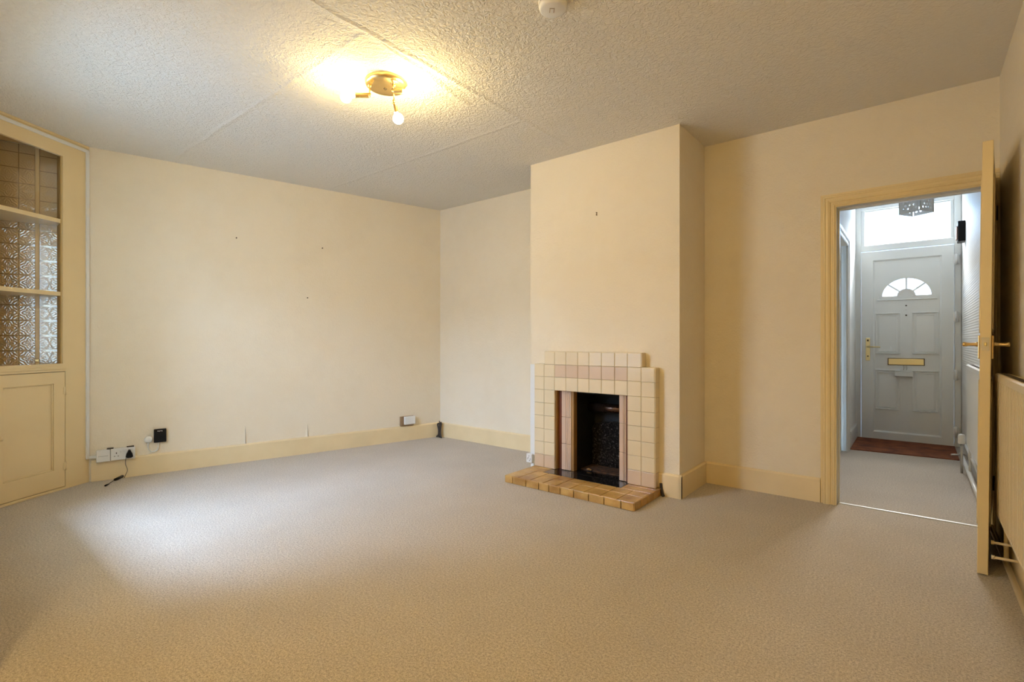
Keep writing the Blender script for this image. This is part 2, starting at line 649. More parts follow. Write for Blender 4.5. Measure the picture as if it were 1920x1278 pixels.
b = MB()
q0 = pa(0.0, 0, 0); q1 = pa(3.0, 0, 0)
skirt(b, (q0.x, q0.y), (q1.x, q1.y), (NA.x, NA.y))
struct('baseboard_left', b, 'skirting', 'cream painted skirting along the left wall', 'skirting board')
b = MB()
skirt(b, (-4.155, YB), (BX0, YB), (0, -1))
struct('baseboard_recess', b, 'skirting', 'cream skirting in the recess left of the fireplace', 'skirting board')
b = MB()
skirt(b, (-1.392, BY), (BX1 + 0.018, BY), (0, -1))
skirt(b, (BX1, BY - 0.018), (BX1, YB), (1, 0))
struct('baseboard_chimney', b, 'skirting', 'cream skirting wrapping the right corner of the chimney breast', 'skirting board')
b = MB()
skirt(b, (BX1 + 0.018, YB), (-0.492, YB), (0, -1))
struct('baseboard_back', b, 'skirting', 'cream skirting between chimney breast and hall doorway', 'skirting board')
b = MB()
skirt(b, (RX, -0.85), (RX, 3.83), (-1, 0), 0.016, 0.15)
struct('baseboard_right', b, 'skirting', 'cream skirting behind the radiator on the right wall', 'skirting board')
b = MB()
skirt(b, (-0.525, 6.02), (-0.525, 6.72), (1, 0), 0.018, 0.16)
skirt(b, (-0.525, 4.0), (-0.525, 4.98), (1, 0), 0.018, 0.16)
struct('baseboard_hall', b, 'hall_paint', 'white skirting on the hallway left wall', 'skirting board')


# door surrounds -----------------------------------------------------
def architrave(mb, x0, x1, zt, prof, place, xmax=None):
    """mitred moulding round an opening; place(u, depth, z) -> point"""
    rows = []
    for d, dep in prof:
        xr = x1 + d
        if xmax is not None:
            xr = min(xr, xmax)
        rows.append([place(x0 - d, dep, 0), place(x0 - d, dep, zt + d), place(xr, dep, zt + d), place(xr, dep, 0)])
    V = [[mb.bm.verts.new(p) for p in r] for r in rows]
    n = len(V)
    for i in range(n):
        A, B = V[i], V[(i + 1) % n]
        for k in range(3):
            mb.bm.faces.new((A[k], A[k + 1], B[k + 1], B[k]))
    mb.bm.faces.new([r[0] for r in V])
    mb.bm.faces.new([r[3] for r in V])


PROF = [(0, 0), (0, .016), (.007, .018), (.010, .023), (.018, .023), (.022, .016), (.030, .016), (.034, .022), (.046, .027),
        (.058, .027), (.062, .031), (.069, .031), (.073, .026), (.0745, .011), (.076, .011), (.088, .012), (.088, 0)]
b = MB()
architrave(b, -0.402, 0.318, 1.932, PROF, lambda u, d, z: Vector((u, YB - d, z)), xmax=RX - 0.001)
struct('trim_1', b, 'gloss', 'cream moulded architrave framing the doorway to the hall', 'door frame')
b = MB()     # lining of the doorway
b.box(-0.432, -0.402, YB + 0.001, YB + 0.12, 0, 1.955)
b.box(0.318, 0.345, YB + 0.001, YB + 0.12, 0, 1.955)
b.box(-0.402, 0.318, YB + 0.001, YB + 0.12, 1.932, 1.955)
b.box(-0.402, -0.390, YB + 0.045, YB + 0.075, 0, 1.92)
b.box(-0.402, 0.318, YB + 0.045, YB + 0.075, 1.920, 1.932)
struct('trim_2', b, 'hall_paint', 'pale door lining seen at the inner edge of the hall doorway', 'door lining')
PROF2 = [(0, 0), (0, .014), (.010, .018), (.022, .018), (.026, .012), (.036, .014), (.048, .024), (.066, .026), (.072, .020), (.085, .020), (.085, 0)]
b = MB()
architrave(b, 5.10, 5.77, 1.985, PROF2, lambda u, d, z: Vector((-0.525 + d, u, z)))
struct('trim_3', b, 'hall_paint', 'white architrave around the side doorway in the hall', 'door frame')
b = MB()     # metal carpet bar
b.prism([(3.885, 0.0), (3.915, 0.0), (3.91, 0.004), (3.89, 0.004)], 'x', -0.400, 0.316)
struct('trim_4', b, 'alu', 'thin metal carpet bar across the doorway floor', 'threshold strip')

# window behind the viewpoint
w = thing('window_1', 'white framed window in the wall behind the viewpoint', 'window', (-3.24, 0.05, 0.60), kind='structure')
b = MB()
for x0, x1, z0, z1 in ((-3.78, -3.72, .60, 2.12), (-2.76, -2.70, .60, 2.12), (-3.72, -2.76, .60, .66), (-3.72, -2.76, 2.06, 2.12), (-3.265, -3.215, .66, 2.06)):
    b.box(x0, x1, 0.02, 0.08, z0, z1, 0.004)
obj('window_frame', b, 'upvc', w)
b = MB().box(-3.72, -2.76, 0.045, 0.050, 0.66, 2.06)
obj('pane', b, 'glass', w)
b = MB().box(-3.82, -2.66, 0.08, 0.235, 0.58, 0.602, 0.004)
obj('window_sill', b, 'upvc', w)

# ------------------------------------------------------------------ fireplace
TX = [-2.405, -2.3125, -2.211, -2.106, -2.000, -1.902, -1.797, -1.690, -1.591, -1.487, -1.388]
TZ = [0.055, 0.157, 0.259, 0.363, 0.468, 0.571, 0.676, 0.780, 0.878]
SY = 3.262
GAP = 0.0007


def tile(mb, x0, x1, y0, y1, z0, z1, bev=0.0035):
    mb.box(x0 + GAP, x1 - GAP, y0, y1, z0 + GAP, z1 - GAP, bev, 2)


fp = thing('fireplace', 'stepped cream tiled fireplace with mauve bands and open grate', 'fireplace', (-1.9, 3.30, 0.0))
b = MB()     # core
b.box(-2.402, -2.211, SY + 0.006, BY, 0.0555, 0.874)
b.box(-1.591, -1.391, SY + 0.006, BY, 0.0555, 0.874)
b.box(-2.211, -1.591, SY + 0.006, BY, 0.680, 0.874)
b.box(-2.301, -1.490, SY + 0.006, BY, 0.874, 0.975)
obj('surround_core', b, 'grout', fp)
cream, mauves = MB(), [MB(), MB(), MB()]
for i in range(10):
    for k in range(8):
        x0, x1, z0, z1 = TX[i], TX[i + 1], TZ[k], TZ[k + 1]
        if 2 <= i <= 7 and k < 6:
            continue
        mv = (k == 0) or (k == 7 and 2 <= i <= 7)
        tile(mauves[0 if k == 7 else (1 if i < 2 else 2)] if mv else cream, x0, x1, SY, SY + 0.02, z0, z1)
for i in range(1, 9):
    x0 = TX[i] if i > 1 else -2.304
    tile(cream, x0, TX[i + 1], SY, SY + 0.02, 0.878, 0.980)
# returns on the sides and the tops
for k in range(8):
    (mauves[2] if k == 0 else cream).box(-1.389, -1.384, SY + 0.003, BY, TZ[k] + GAP, TZ[k + 1] - GAP, 0.0015)
    (mauves[1] if k == 0 else cream).box(-2.409, -2.404, SY + 0.003, BY, TZ[k] + GAP, TZ[k + 1] - GAP, 0.0015)
cream.box(-1.490, -1.483, SY + 0.003, BY, 0.880, 0.978, 0.0015)
cream.box(-2.309, -2.303, SY + 0.003, BY, 0.880, 0.978, 0.0015)
cream.box(-2.306, -1.486, SY + 0.003, BY, 0.974, 0.982, 0.002)
cream.box(-2.407, -2.309, SY + 0.003, BY, 0.873, 0.881, 0.002)
cream.box(-1.483, -1.386, SY + 0.003, BY, 0.873, 0.881, 0.002)
obj('surround_tiles', cream, 'tile', fp)
for mb_, nm_, lb__ in zip(mauves, ('mauve_tile_band', 'mauve_foot', 'mauve_foot'), ('mauve tiles over the opening', 'mauve tiles at the left foot', 'mauve tiles at the right foot')):
    tag(obj(nm_, mb_, 'mauve', fp), lb__)
# inner cheeks
for q in ((-2.2108, -2.204, SY + 0.02, 3.312), (-1.598, -1.5912, SY + 0.02, 3.300), (-2.079, -2.056, 3.298, 3.345)):
    obj('edging_strip', MB().box(*q, 0.056, 0.678, 0.0015), 'tan', fp)
for q in ((-2.212, -2.170, 3.312, 3.345), (-1.616, -1.590, 3.300, 3.345)):
    obj('dark_tile_strip', MB().box(*q, 0.056, 0.678), 'rust', fp)


def flute(xa, xb, rng):
    mb = MB()
    zs = [0.056, 0.262, 0.470, 0.678]
    for z0, z1 in zip(zs, zs[1:]):
        for x0, x1 in rng:
            mb.box(xa + (xb - xa) * x0 + 0.0008, xa + (xb - xa) * x1 - 0.0008, 3.296, 3.345, z0 + 0.001, z1 - 0.001, 0.003, 2)
    return mb


obj('fluted_pilaster', flute(-2.168, -2.080, ((0, .48), (.48, .66), (.66, .84), (.84, 1))), 'pink', fp)
obj('fluted_pilaster', flute(-1.672, -1.616, ((0, .62), (.62, .8), (.8, 1))), 'pink', fp)
# firebox
b = MB()
b.box(-2.20, -2.058, 3.346, 3.66, 0.0, 0.70)
b.box(-1.665, -1.60, 3.346, 3.66, 0.0, 0.70)
b.box(-2.058, -1.665, 3.62, 3.66, 0.0, 0.70)
b.box(-2.20, -1.60, 3.346, 3.66, 0.66, 0.70)
obj('firebox', b, 'soot', fp)
b = MB()
b.prism([(-2.052, 0.056), (-1.67, 0.056), (-1.67, 0.405), (-1.75, 0.425), (-1.93, 0.42), (-2.03, 0.395), (-2.052, 0.36)], 'y', 3.575, 3.62)
obj('fireback', b, 'iron', fp)
b = MB().cyl((-2.05, 3.53, 0.535), (-1.668, 3.53, 0.535), 0.036, n=28)
b.cyl((-1.91, 3.53, 0.535), (-1.905, 3.53, 0.535), 0.0385, n=28)
obj('smoke_hood', b, 'hood', fp)
b = MB().box(-2.057, -1.666, 3.334, 3.62, 0.03, 0.0535)
obj('firebox_floor', b, 'blacktile', fp)
b = MB().box(-2.056, -1.667, 3.40, 3.575, 0.0536, 0.062)
obj('ash_bed', b, 'ash', fp)
b = MB()
b.lathe([(0, 0), (.014, .001), (.016, .006), (.007, .011), (0, .012)], (-1.985, 3.40, 0.062), (0, 0, 1), 9)
b.lathe([(0, 0), (.009, .001), (.010, .004), (.005, .008), (0, .009)], (-1.962, 3.392, 0.062), (0, 0, 1), 7)
tag(obj('rubble', b, 'tan', fp), 'small crumbs of tan rubble')

ht = thing('hearth', 'amber mottled tiled hearth slab with black inset under the fireplace', 'hearth', (-1.89, 3.1, 0))
HX0, HX1, HY0 = -2.412, -1.366, 2.895
b = MB()
b.box(HX0 + 0.004, HX1 - 0.004, HY0 + 0.004, BY - 0.002, 0.0, 0.051)
obj('hearth_core', b, 'hgrout', ht)
b = MB()
BXL, BXR, BYF = -2.236, -1.584, 3.140
n = 9
xs = [HX0 + (HX1 - HX0) * t for t in (0, .118, .222, .332, .436, .546, .655, .77, .885, 1)]
for i in range(n):
    b.box(xs[i] + .0026, xs[i + 1] - .0026, HY0 + 0.001, HY0 + 0.135, 0.040, 0.055, 0.003, 2)        # front row, top
for i in range(n):
    if 1 <= i <= 7 or True:
        x0, x1 = xs[i] + .0026, xs[i + 1] - .0026
        b.box(x0, x1, HY0 + 0.138, BYF - 0.002, 0.040, 0.055, 0.003, 2)
for (x0, x1) in ((HX0 + .0026, BXL - .0026), (BXR + .0026, HX1 - .0026)):
    for y0, y1 in ((BYF, BYF + 0.10), (BYF + 0.10, 3.330)):
        b.box(x0, x1, y0 + .0022, y1 - .0022, 0.040, 0.055, 0.003, 2)
xs2 = [HX0 + (HX1 - HX0) * t for t in (0, .07, .19, .30, .385, .475, .58, .69, .80, .915, 1)]
for i in range(10):
    b.box(xs2[i] + .0026, xs2[i + 1] - .0026, HY0 - 0.003, HY0 + 0.006, 0.001, 0.053, 0.003, 2)     # front edge
ys = [HY0, 2.99, 3.09, 3.18, 3.27, 3.333]
for y0, y1 in zip(ys, ys[1:]):
    b.box(HX1 - 0.006, HX1 + 0.003, y0 + .0022, y1 - .0022, 0.001, 0.053, 0.003, 2)
    b.box(HX0 - 0.003, HX0 + 0.006, y0 + .0022, y1 - .0022, 0.001, 0.053, 0.003, 2)
obj('hearth_tiles', b, 'hearth', ht)
b = MB()
b.box(BXL, BXR, BYF, SY, 0.040, 0.0545, 0.002)
b.box(-2.200, -1.604, SY, 3.333, 0.040, 0.0545, 0.002)
tag(obj('inset_slab', b, 'blacktile', ht), 'black glazed inset slab')

# ------------------------------------------------------------------ corner cupboard
cb = thing('corner_cupboard', 'cream painted built-in corner cupboard with open shelves above a door', 'cupboard', (pc(0.4, 0, 0).x, pc(0.4, 0, 0).y, 0))
T = 0.024
b = MB(FC)
OS0, OS1 = 0.197, 0.655
b.box(0.0, 0.178, -T, 0, 0.0, 0.903)
b.box(0.0, OS0, -T, 0, 0.903, 2.513)
b.box(OS1 + .01, 0.85, -T, 0, 0.0, 2.513)
b.box(OS0, OS1 + .01, -T, 0, 2.388, 2.513)
b.box(0.178, OS1 + .01, -T, 0, 0.0, 0.018)
b.box(0.178, OS1 + .01, -T, 0, 0.847, 0.903)
b.box(0.0, 0.85, -T, 0.004, 2.513, 2.529)
b.box(0.176, OS1 + .012, -0.002, 0.006, 0.862, 0.880, 0.002)
b.box(0.178, OS1 + .01, -0.002, 0.005, 0.0, 0.014, 0.002)
obj('face_frame', b, 'cupboard', cb)
b = MB()
P1, P2, P3, P4, P5 = (-4.756, 0.742), (-4.895, 0.745), (-5.02, 0.222), (-4.45, 0.222), (-4.515, 0.362)
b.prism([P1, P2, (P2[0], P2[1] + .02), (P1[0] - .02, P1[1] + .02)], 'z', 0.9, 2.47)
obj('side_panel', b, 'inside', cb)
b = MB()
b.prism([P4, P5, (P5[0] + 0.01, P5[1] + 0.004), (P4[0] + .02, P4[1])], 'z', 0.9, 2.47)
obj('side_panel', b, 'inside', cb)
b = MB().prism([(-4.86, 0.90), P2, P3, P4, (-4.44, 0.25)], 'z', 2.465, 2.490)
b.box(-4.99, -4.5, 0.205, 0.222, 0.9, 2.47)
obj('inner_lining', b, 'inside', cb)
b = MB().prism([P1, P2, P3, P4, P5], 'z', 0.868, 0.893)
obj('worktop', b, 'cupboard', cb)
for zt in (1.935, 1.415):
    b = MB().prism([P1, P2, P3, P4, P5], 'z', zt - 0.028, zt)
    obj('shelf', b, 'cupboard', cb)
# tiled back on the line of the left wall
b = MB(FA)
tl = b
tl.box(3.172, 3.73, 0.0005, 0.006, 0.893, 2.462)
o = obj('tiled_back', tl, 'pattern_tile', cb)
uvl = o.data.uv_layers.new(name='UVMap')
inv = FA.inverted()
base = wpos(cb)
for lp in o.data.loops:
    p = inv @ (o.data.vertices[lp.vertex_index].co + base)
    off = 3.178 if p.x < 3.29 else 3.178
    uvl.data[lp.index].uv = (p.x - 3.178 + 1.08, p.z - 0.022)
b = MB(FA)
b.box(3.286, 3.309, 0.006, 0.016, 0.893, 2.462, 0.003)
obj('corner_batten', b, 'cupboard', cb)
b = MB(FA)
b.cyl((3.297, 0.016, 0.925), (3.297, 0.03, 0.925), 0.006, n=12)
b.box(3.285, 3.309, 0.016, 0.020, 0.915, 0.935, 0.002)
obj('catch', b, 'brass', cb)
# door
dr = obj('cupboard_door', MB(FC).plate([(0.182, 0.022), (0.661, 0.022), (0.661, 0.843), (0.182, 0.843)],
                                       [[(0.260, 0.151), (0.582, 0.151), (0.582, 0.763), (0.260, 0.763)]], 'y', -T, -0.001), 'cupboard', cb)
b = MB(FC).box(0.255, 0.587, -0.020, -0.013, 0.146, 0.768)
obj('door_panel', b, 'cupboard', dr)
b = MB(FC)
for s0, s1, z0, z1 in ((0.260, 0.268, .151, .763), (0.574, 0.582, .151, .763), (0.260, 0.582, .151, .159), (0.260, 0.582, .755, .763)):
    b.box(s0, s1, -0.013, -0.006, z0, z1, 0.002)
obj('panel_bead', b, 'cupboard', dr)
for zc in (0.706, 0.166):
    b = MB(FC)
    b.cyl((0.180, 0.003, zc - .03), (0.180, 0.003, zc + .03), 0.005, n=12)
    b.box(0.166, 0.194, -0.001, 0.003, zc - .025, zc + .025, 0.001)
    obj('hinge', b, 'cupboard', dr)
b = MB(FC).lathe([(0.0, 0.0), (.007, .0), (.006, .012), (.012, .018), (.013, .024), (.008, .029), (0, .030)], (0.606, -0.001, 0.44), (0, 1, 0), 16)
obj('knob', b, 'cupboard', dr)

# mini trunking
t = MB(FC)
t.box(0.004, 0.85, 0.0, 0.012, 2.476, 2.500, 0.002)
t.box(0.004, 0.029, 0.0, 0.012, 0.175, 2.500, 0.002)
b2 = MB(FA)
b2.box(2.965, 3.012, 0.018, 0.030, 0.176, 0.197, 0.002)
me_tmp = bpy.data.meshes.new('tmp')
b2.bm.to_mesh(me_tmp)
t.bm.from_mesh(me_tmp)
bpy.data.meshes.remove(me_tmp)
tag(obj('cable_trunking', t, 'white'), 'white cable trunking running along the top and edge of the corner cupboard', 'trunking')

# ------------------------------------------------------------------ left wall details
bp = thing('blanking_plate', 'white plastic blanking plate beside the corner cupboard', 'plate', pa(2.928, 0.0, 0.145))
obj('back_box', MB(FA).box(2.889, 2.968, 0.0, 0.040, 0.148, 0.232, 0.002), 'white', bp)
b = MB(FA).box(2.887, 2.970, 0.040, 0.047, 0.146, 0.234, 0.002)
obj('cover_plate', b, 'white', bp)
for s_ in (2.902, 2.955):
    obj('screw', MB(FA).cyl((s_, 0.0465, 0.190), (s_, 0.0485, 0.190), 0.003, n=10), 'steel', bp)
obj('scored_line', MB(FA).box(2.906, 2.951, 0.0468, 0.0475, 0.1893, 0.1907), 'hole', bp)

sk = thing('wall_socket', 'white double wall socket with a black plug in it', 'socket', pa(2.81, 0.0, 0.145))
obj('back_box', MB(FA).box(2.738, 2.883, 0.0, 0.040, 0.150, 0.236, 0.002), 'white', sk)
obj('cover_plate', MB(FA).box(2.735, 2.885, 0.040, 0.048, 0.148, 0.238, 0.003), 'white', sk)
for sc_ in (2.850,):
    obj('pin_slot', MB(FA).box(sc_ - .003, sc_ + .003, 0.0478, 0.0488, 0.198, 0.208), 'hole', sk)
    for ds in (-.011, .011):
        obj('pin_slot', MB(FA).box(sc_ + ds - .004, sc_ + ds + .004, 0.0478, 0.0488, 0.178, 0.182), 'hole', sk)
for sc_ in (2.822, 2.800):
    obj('switch', MB(FA).box(sc_ - .007, sc_ + .007, 0.047, 0.052, 0.205, 0.222, 0.002), 'white', sk)
for q in ((2.868, 2.908, 0.0, 0.046, 0.2390, 0.2415), (2.742, 2.788, 0.0, 0.046, 0.2390, 0.2415), (2.8848, 2.8872, 0.0, 0.046, 0.15, 0.237)):  # shadow lines along the plate edges, put in as dark strips
    obj('shadow_strip', MB(FA).box(*q), 'hole', sk)

ad = thing('power_adaptor', 'black plug with thin lead and inline block trailing onto carpet', 'charger', pa(2.77, 0.05, 0.0))
b = MB(FA)
b.prism([(2.748, 0.170), (2.758, 0.162), (2.782, 0.162), (2.794, 0.170), (2.790, 0.192), (2.782, 0.207), (2.777, 0.222), (2.765, 0.222), (2.760, 0.207), (2.752, 0.192)], 'y', 0.049, 0.085)
obj('plug', b, 'black', ad)
b = MB(FA)
b.tube([(2.790, 0.07, 0.17), (2.795, 0.075, 0.12), (2.783, 0.075, 0.07), (2.795, 0.07, 0.03), (2.802, 0.062, 0.008)], 0.0018, 8)
obj('lead', b, 'dark', ad)
b = MB()
p0, p1 = Vector((-4.800, 1.112, 0.013)), Vector((-4.722, 1.046, 0.013))
b.cyl(p0, p1, 0.010, 0.009, 10)
b.cyl(p0 + (p0 - p1) * 0.1, p0, 0.004, 0.009, 10)
obj('inline_block', b, 'black', ad)
b = MB()
b.tube([(-4.722, 1.046, 0.012), (-4.69, 1.012, 0.004), (-4.655, 0.995, 0.004), (-4.635, 0.985, 0.005)], 0.002, 8)
b.cyl((-4.642, 0.99, 0.006), (-4.612, 0.965, 0.006), 0.005, 0.006, 10)
obj('lead_end', b, 'black', ad)

cbx = thing('control_box', 'square black wall box with tiny white marks above skirting', 'control box', pa(2.574, 0, 0.25))
obj('housing', MB(FA).box(2.533, 2.615, 0.0, 0.030, 0.250, 0.356, 0.003), 'black', cbx)
b = MB(FA)
for k in range(4):
    s_ = 2.590 - k * 0.009
    b.box(s_ - .003, s_ + .001, 0.0299, 0.0306, 0.338 - (k % 2) * .002, 0.344)
    b.box(s_ - .003, s_ + .003, 0.0299, 0.0306, 0.343, 0.3445)
obj('marking', b, 'white', cbx)
ro = thing('round_cable_outlet', 'round white cable outlet with looped lead beside black box', 'cable outlet', pa(2.652, 0, 0.25))
b = MB(FA).lathe([(0.028, 0), (.028, .018), (.024, .026), (.012, .031), (0, .032)], (2.650, 0.0, 0.278), (0, 1, 0), 28)
obj('cover', b, 'white', ro)
b = MB(FA).tube([(2.650, 0.012, 0.252), (2.652, 0.012, 0.215), (2.638, 0.012, 0.186), (2.615, 0.012, 0.178), (2.592, 0.012, 0.190), (2.585, 0.012, 0.22), (2.583, 0.012, 0.252)], 0.0045, 10)
obj('lead', b, 'white', ro)

so = thing('junction_box', 'small white box on old brown backing near room corner', 'junction box', pa(0.41, 0, 0.16))
obj('backing', MB(FA).box(0.335, 0.490, 0.0, 0.026, 0.163, 0.262, 0.003), 'grime', so)
obj('cover_plate', MB(FA).box(0.330, 0.455, 0.026, 0.052, 0.176, 0.262, 0.004), 'white', so)

for s_, z_, lb in ((2.028, 1.962, 'small nail in left wall, highest and nearest the cupboard'),
                   (1.294, 1.956, 'small nail in left wall, highest and nearest the room corner'),
                   (1.432, 1.470, 'small nail in left wall, lowest of three')):
    b = MB(FA).cyl((s_, -0.005, z_), (s_, 0.012, z_ + 0.004), 0.003, n=8)
    b.cyl((s_, 0.012, z_ + 0.004), (s_, 0.014, z_ + 0.0045), 0.006, n=10)
    tag(obj('nail', b, 'hinge'), lb, 'nail', 'nails in the left wall')
b = MB()
for z_ in (2.032, 2.016):
    b.cyl((-1.876, BY + 0.004, z_), (-1.876, BY - 0.008, z_), 0.0045, n=10)
b.cyl((-1.876, BY - 0.004, z_), (-1.876, BY - 0.004, z_ + .016), 0.0025, n=8)
tag(obj('picture_hook', b, 'hinge'), 'tiny brown picture hook high on the chimney breast', 'hook')
for s_, z0, z1, w_ in ((1.957, 0.156, 0.318, .012), (1.430, 0.158, 0.282, .020)):
    b = MB(FA)
    b.prism([(s_, z0), (s_ + w_, z0 + .004), (s_ + w_ * .8, z0 + .06), (s_ + .001, z1)], 'y', 0.0005, 0.0012)
    f = b.bm.verts[:]
    for v_ in f:
        loc = FA.inverted() @ v_.co
        if abs(loc.x - s_) < 0.003 and loc.z < z1 - .01:
            v_.co = FA @ Vector((loc.x, loc.y + 0.012, loc.z))
    obj('torn_flap', b, 'wall', wall_left)
    b = MB(FA).prism([(s_ - .006, z0), (s_, z0), (s_, z1)], 'y', 0.0003, 0.0010)
    obj('tear', b, 'hinge', wall_left)

# cable coil in the corner
cc = MB()
cx, cy = -4.100, 3.795
cc.tube([(cx - .03, cy - .01, 0.006), (cx - .01, cy, 0.06), (cx + .005, cy, 0.13), (cx + .012, cy, 0.165), (cx + .022, cy - .004, 0.15),
         (cx + .016, cy - .01, 0.07), (cx + .035, cy - .02, 0.02), (cx + .05, cy - .03, 0.006)], 0.008, 8)
cc.tube([(cx - .012, cy - .012, 0.01), (cx - .008, cy - .012, 0.08), (cx - .03, cy - .004, 0.125), (cx - .035, cy, 0.145), (cx - .015, cy, 0.15),
         (cx + .004, cy - .012, 0.12), (cx + .002, cy - .016, 0.01)], 0.008, 8)
cc.tube([(cx + .008, cy - .012, 0.01), (cx + .012, cy - .014, 0.10), (cx + .0, cy - .006, 0.165), (cx - .012, cy, 0.178)], 0.005, 8)
cc.tube([(cx - .03, cy - .022, 0.008), (cx + .0, cy - .03, 0.022), (cx + .03, cy - .03, 0.012), (cx + .0, cy - .02, 0.03)], 0.008, 8)
tag(obj('cable_bundle', cc, 'dark'), 'bundled dark cable standing in the far room corner', 'cable')

# trunking and socket beside the fireplace
b = MB()
b.box(-2.488, -2.440, BY - 0.022, BY, 0.125, 0.872, 0.002)
b.box(-2.484, -2.452, BY - 0.022, BY, 0.0, 0.07, 0.002)
tag(obj('cable_trunking', b, 'white'), 'white vertical cable trunking at the left side of the fireplace', 'trunking')
s2 = thing('wall_socket', 'small white single socket low at the left of the fireplace', 'socket', (-2.485, BY, 0.06))
obj('back_box', MB().box(-2.512, -2.455, BY - 0.045, BY - .001, 0.062, 0.134, 0.003), 'white', s2)
for dx, dz in ((0, .018), (-.013, -.006), (.013, -.006), (-.008, .004), (.006, -.018)):
    obj('pin_slot', MB().box(-2.484 + dx - .003, -2.484 + dx + .003, BY - .0462, BY - .0451, 0.098 + dz - .003, 0.098 + dz + .003), 'hole', s2)
b = MB().tube([(-1.366, 3.318, 0.085), (-1.362, 3.312, 0.05), (-1.350, 3.305, 0.012), (-1.34, 3.30, 0.006)], 0.010, 10)
tag(obj('cable_stub', b, 'dark'), 'short dark cable end at the right foot of the fireplace', 'cable')


# ------------------------------------------------------------------ living room door, seen edge on
EX, EY = 0.233, 3.100
HXX, HYY = 0.3025, 3.825
dirv = Vector((HXX - EX, HYY - EY, 0)).normalized()
nv = Vector((dirv.y, -dirv.x, 0))      # to the right (+x)
FD = Matrix(((dirv.x, nv.x, 0, EX), (dirv.y, nv.y, 0, EY), (0, 0, 1, 0), (0, 0, 0, 1)))
door = thing('door_1', 'cream painted internal door standing open, seen edge on', 'door', (EX, EY, 0), kind='structure')
LW = (Vector((HXX, HYY, 0)) - Vector((EX, EY, 0))).length
hw = 0.0185
b = MB(FD)
b.box(0, LW, -hw, hw, 0.006, 1.966, 0.0015)
leaf = obj('door_leaf', b, 'gloss', door)
b = MB(FD)
for s_, (x0, x1) in ((1, (0.11, 0.62)), (-1, (0.11, 0.62))):
    for z0, z1 in ((0.20, 0.88), (1.10, 1.84)):
        for k, (q0_, q1_, r0_, r1_) in enumerate(((x0, x0 + .02, z0, z1), (x1 - .02, x1, z0, z1), (x0, x1, z0, z0 + .02), (x0, x1, z1 - .02, z1))):
            a, c = (hw, hw + .006) if s_ > 0 else (-hw - .006, -hw)
            b.box(q0_, q1_, a, c, r0_, r1_, 0.002)
obj('door_moulding', b, 'gloss', door)
for s_ in (1, -1):
    b = MB(FD)
    y0, y1 = (hw, hw + .008) if s_ > 0 else (-hw - .008, -hw)
    b.box(0.035, 0.077, y0, y1, 0.980, 1.088, 0.003, 2)
    hp = obj('handle_plate', b, 'brass', door)
    b = MB(FD)
    ys_ = s_ * (hw + .008)
    b.lathe([(0, 0), (.011, 0), (.011, .004), (.008, .010), (.0075, .020), (.008, .038), (.010, .044), (.0105, .050), (.008, .053), (0, .054)], (0.056, ys_, 1.047), (0, s_, 0), 18)
    b.cyl((0.056, ys_ + s_ * .044, 1.047), (0.150, ys_ + s_ * .044, 1.043), 0.0085, 0.0075, 16)
    obj('lever', b, 'brass', hp)
b = MB(FD).box(-0.0012, 0.002, -0.013, 0.013, 1.018, 1.078, 0.0005)
lk = obj('lock_plate', b, 'steel', door)
b = MB(FD).box(-0.010, 0.0, -0.005, 0.005, 1.040, 1.056, 0.002)
obj('latch', b, 'pale_brass', lk)
for zc in (0.278, 1.77):
    b = MB(FD)
    b.cyl((LW + 0.002, hw + .006, zc - .04), (LW + 0.002, hw + .006, zc + .04), 0.007, n=14)
    b.box(LW - .032, LW, hw, hw + .003, zc - .04, zc + .04)
    obj('hinge', b, 'hinge', door)
door.rotation_euler = (0, R(0.55), 0)


# ------------------------------------------------------------------ radiators
def radiator(name, label, xw, xf, y0, y1, z0, z1, m_, pitch=0.0333):
    """radiator on the right-hand wall at x=xw with front face x=xf"""
    t = thing(name, label, 'radiator', ((xw + xf) / 2, (y0 + y1) / 2, z0))
    pts = [(xf + .018, y0), (xf, y0 + .002)]
    y = y0 + 0.045
    pts.append((xf, y))
    while y + pitch < y1 - 0.04:
        pts += [(xf + .010, y + .002), (xf + .010, y + .011), (xf, y + .013), (xf, y + pitch)]
        y += pitch
    pts += [(xf, y1 - .002), (xf + .018, y1)]
    b = MB()
    b.prism(pts, 'z', z0 + .012, z1 - .028)
    obj('panel', b, m_, t)
    b = MB()
    b.prism([(xf - .002, z1 - .034), (xf - .003, z1 - .006), (xf + .004, z1), (xf + .046, z1), (xf + .048, z1 - .006), (xf + .048, z1 - .034)], 'y', y0 - .002, y1 + .002)
    tg = obj('top_cap', b, m_, t)
    b = MB()
    k = y0 + .03
    while k < y1 - .03:
        b.box(xf + .012, xf + .038, k, k + .018, z1 - .0008, z1 + .0006)
        k += .028
    obj('grille_slots', b, 'hole', tg)
    b = MB().box(xf - .001, xf + .020, y0 - .001, y1 + .001, z0, z0 + .016, 0.004, 2)
    obj('bottom_rail', b, m_, t)
    for yy in (y0, y1):
        b = MB().cyl((xf + .012, yy - .004, z1 - .018), (xf + .012, yy + .004, z1 - .018), 0.009, n=6)
        obj('bleed_plug', b, 'brass', t)
    for yy in (y0 + .15, y1 - .15):
        b = MB().box(xf + .020, xw, yy - .015, yy + .015, z0 + .06, z1 - .10)
        obj('bracket', b, m_, t)
    return t


rr_ = radiator('radiator', 'long cream ribbed radiator on the right wall beside the open door', RX, 0.288, 1.55, 3.235, 0.262, 0.912, 'radiator')
rh = radiator('radiator', 'white radiator on the hallway right wall, partly behind the door edge', RX - .005, 0.300, 4.17, 5.17, 0.270, 0.885, 'hall_radiator')
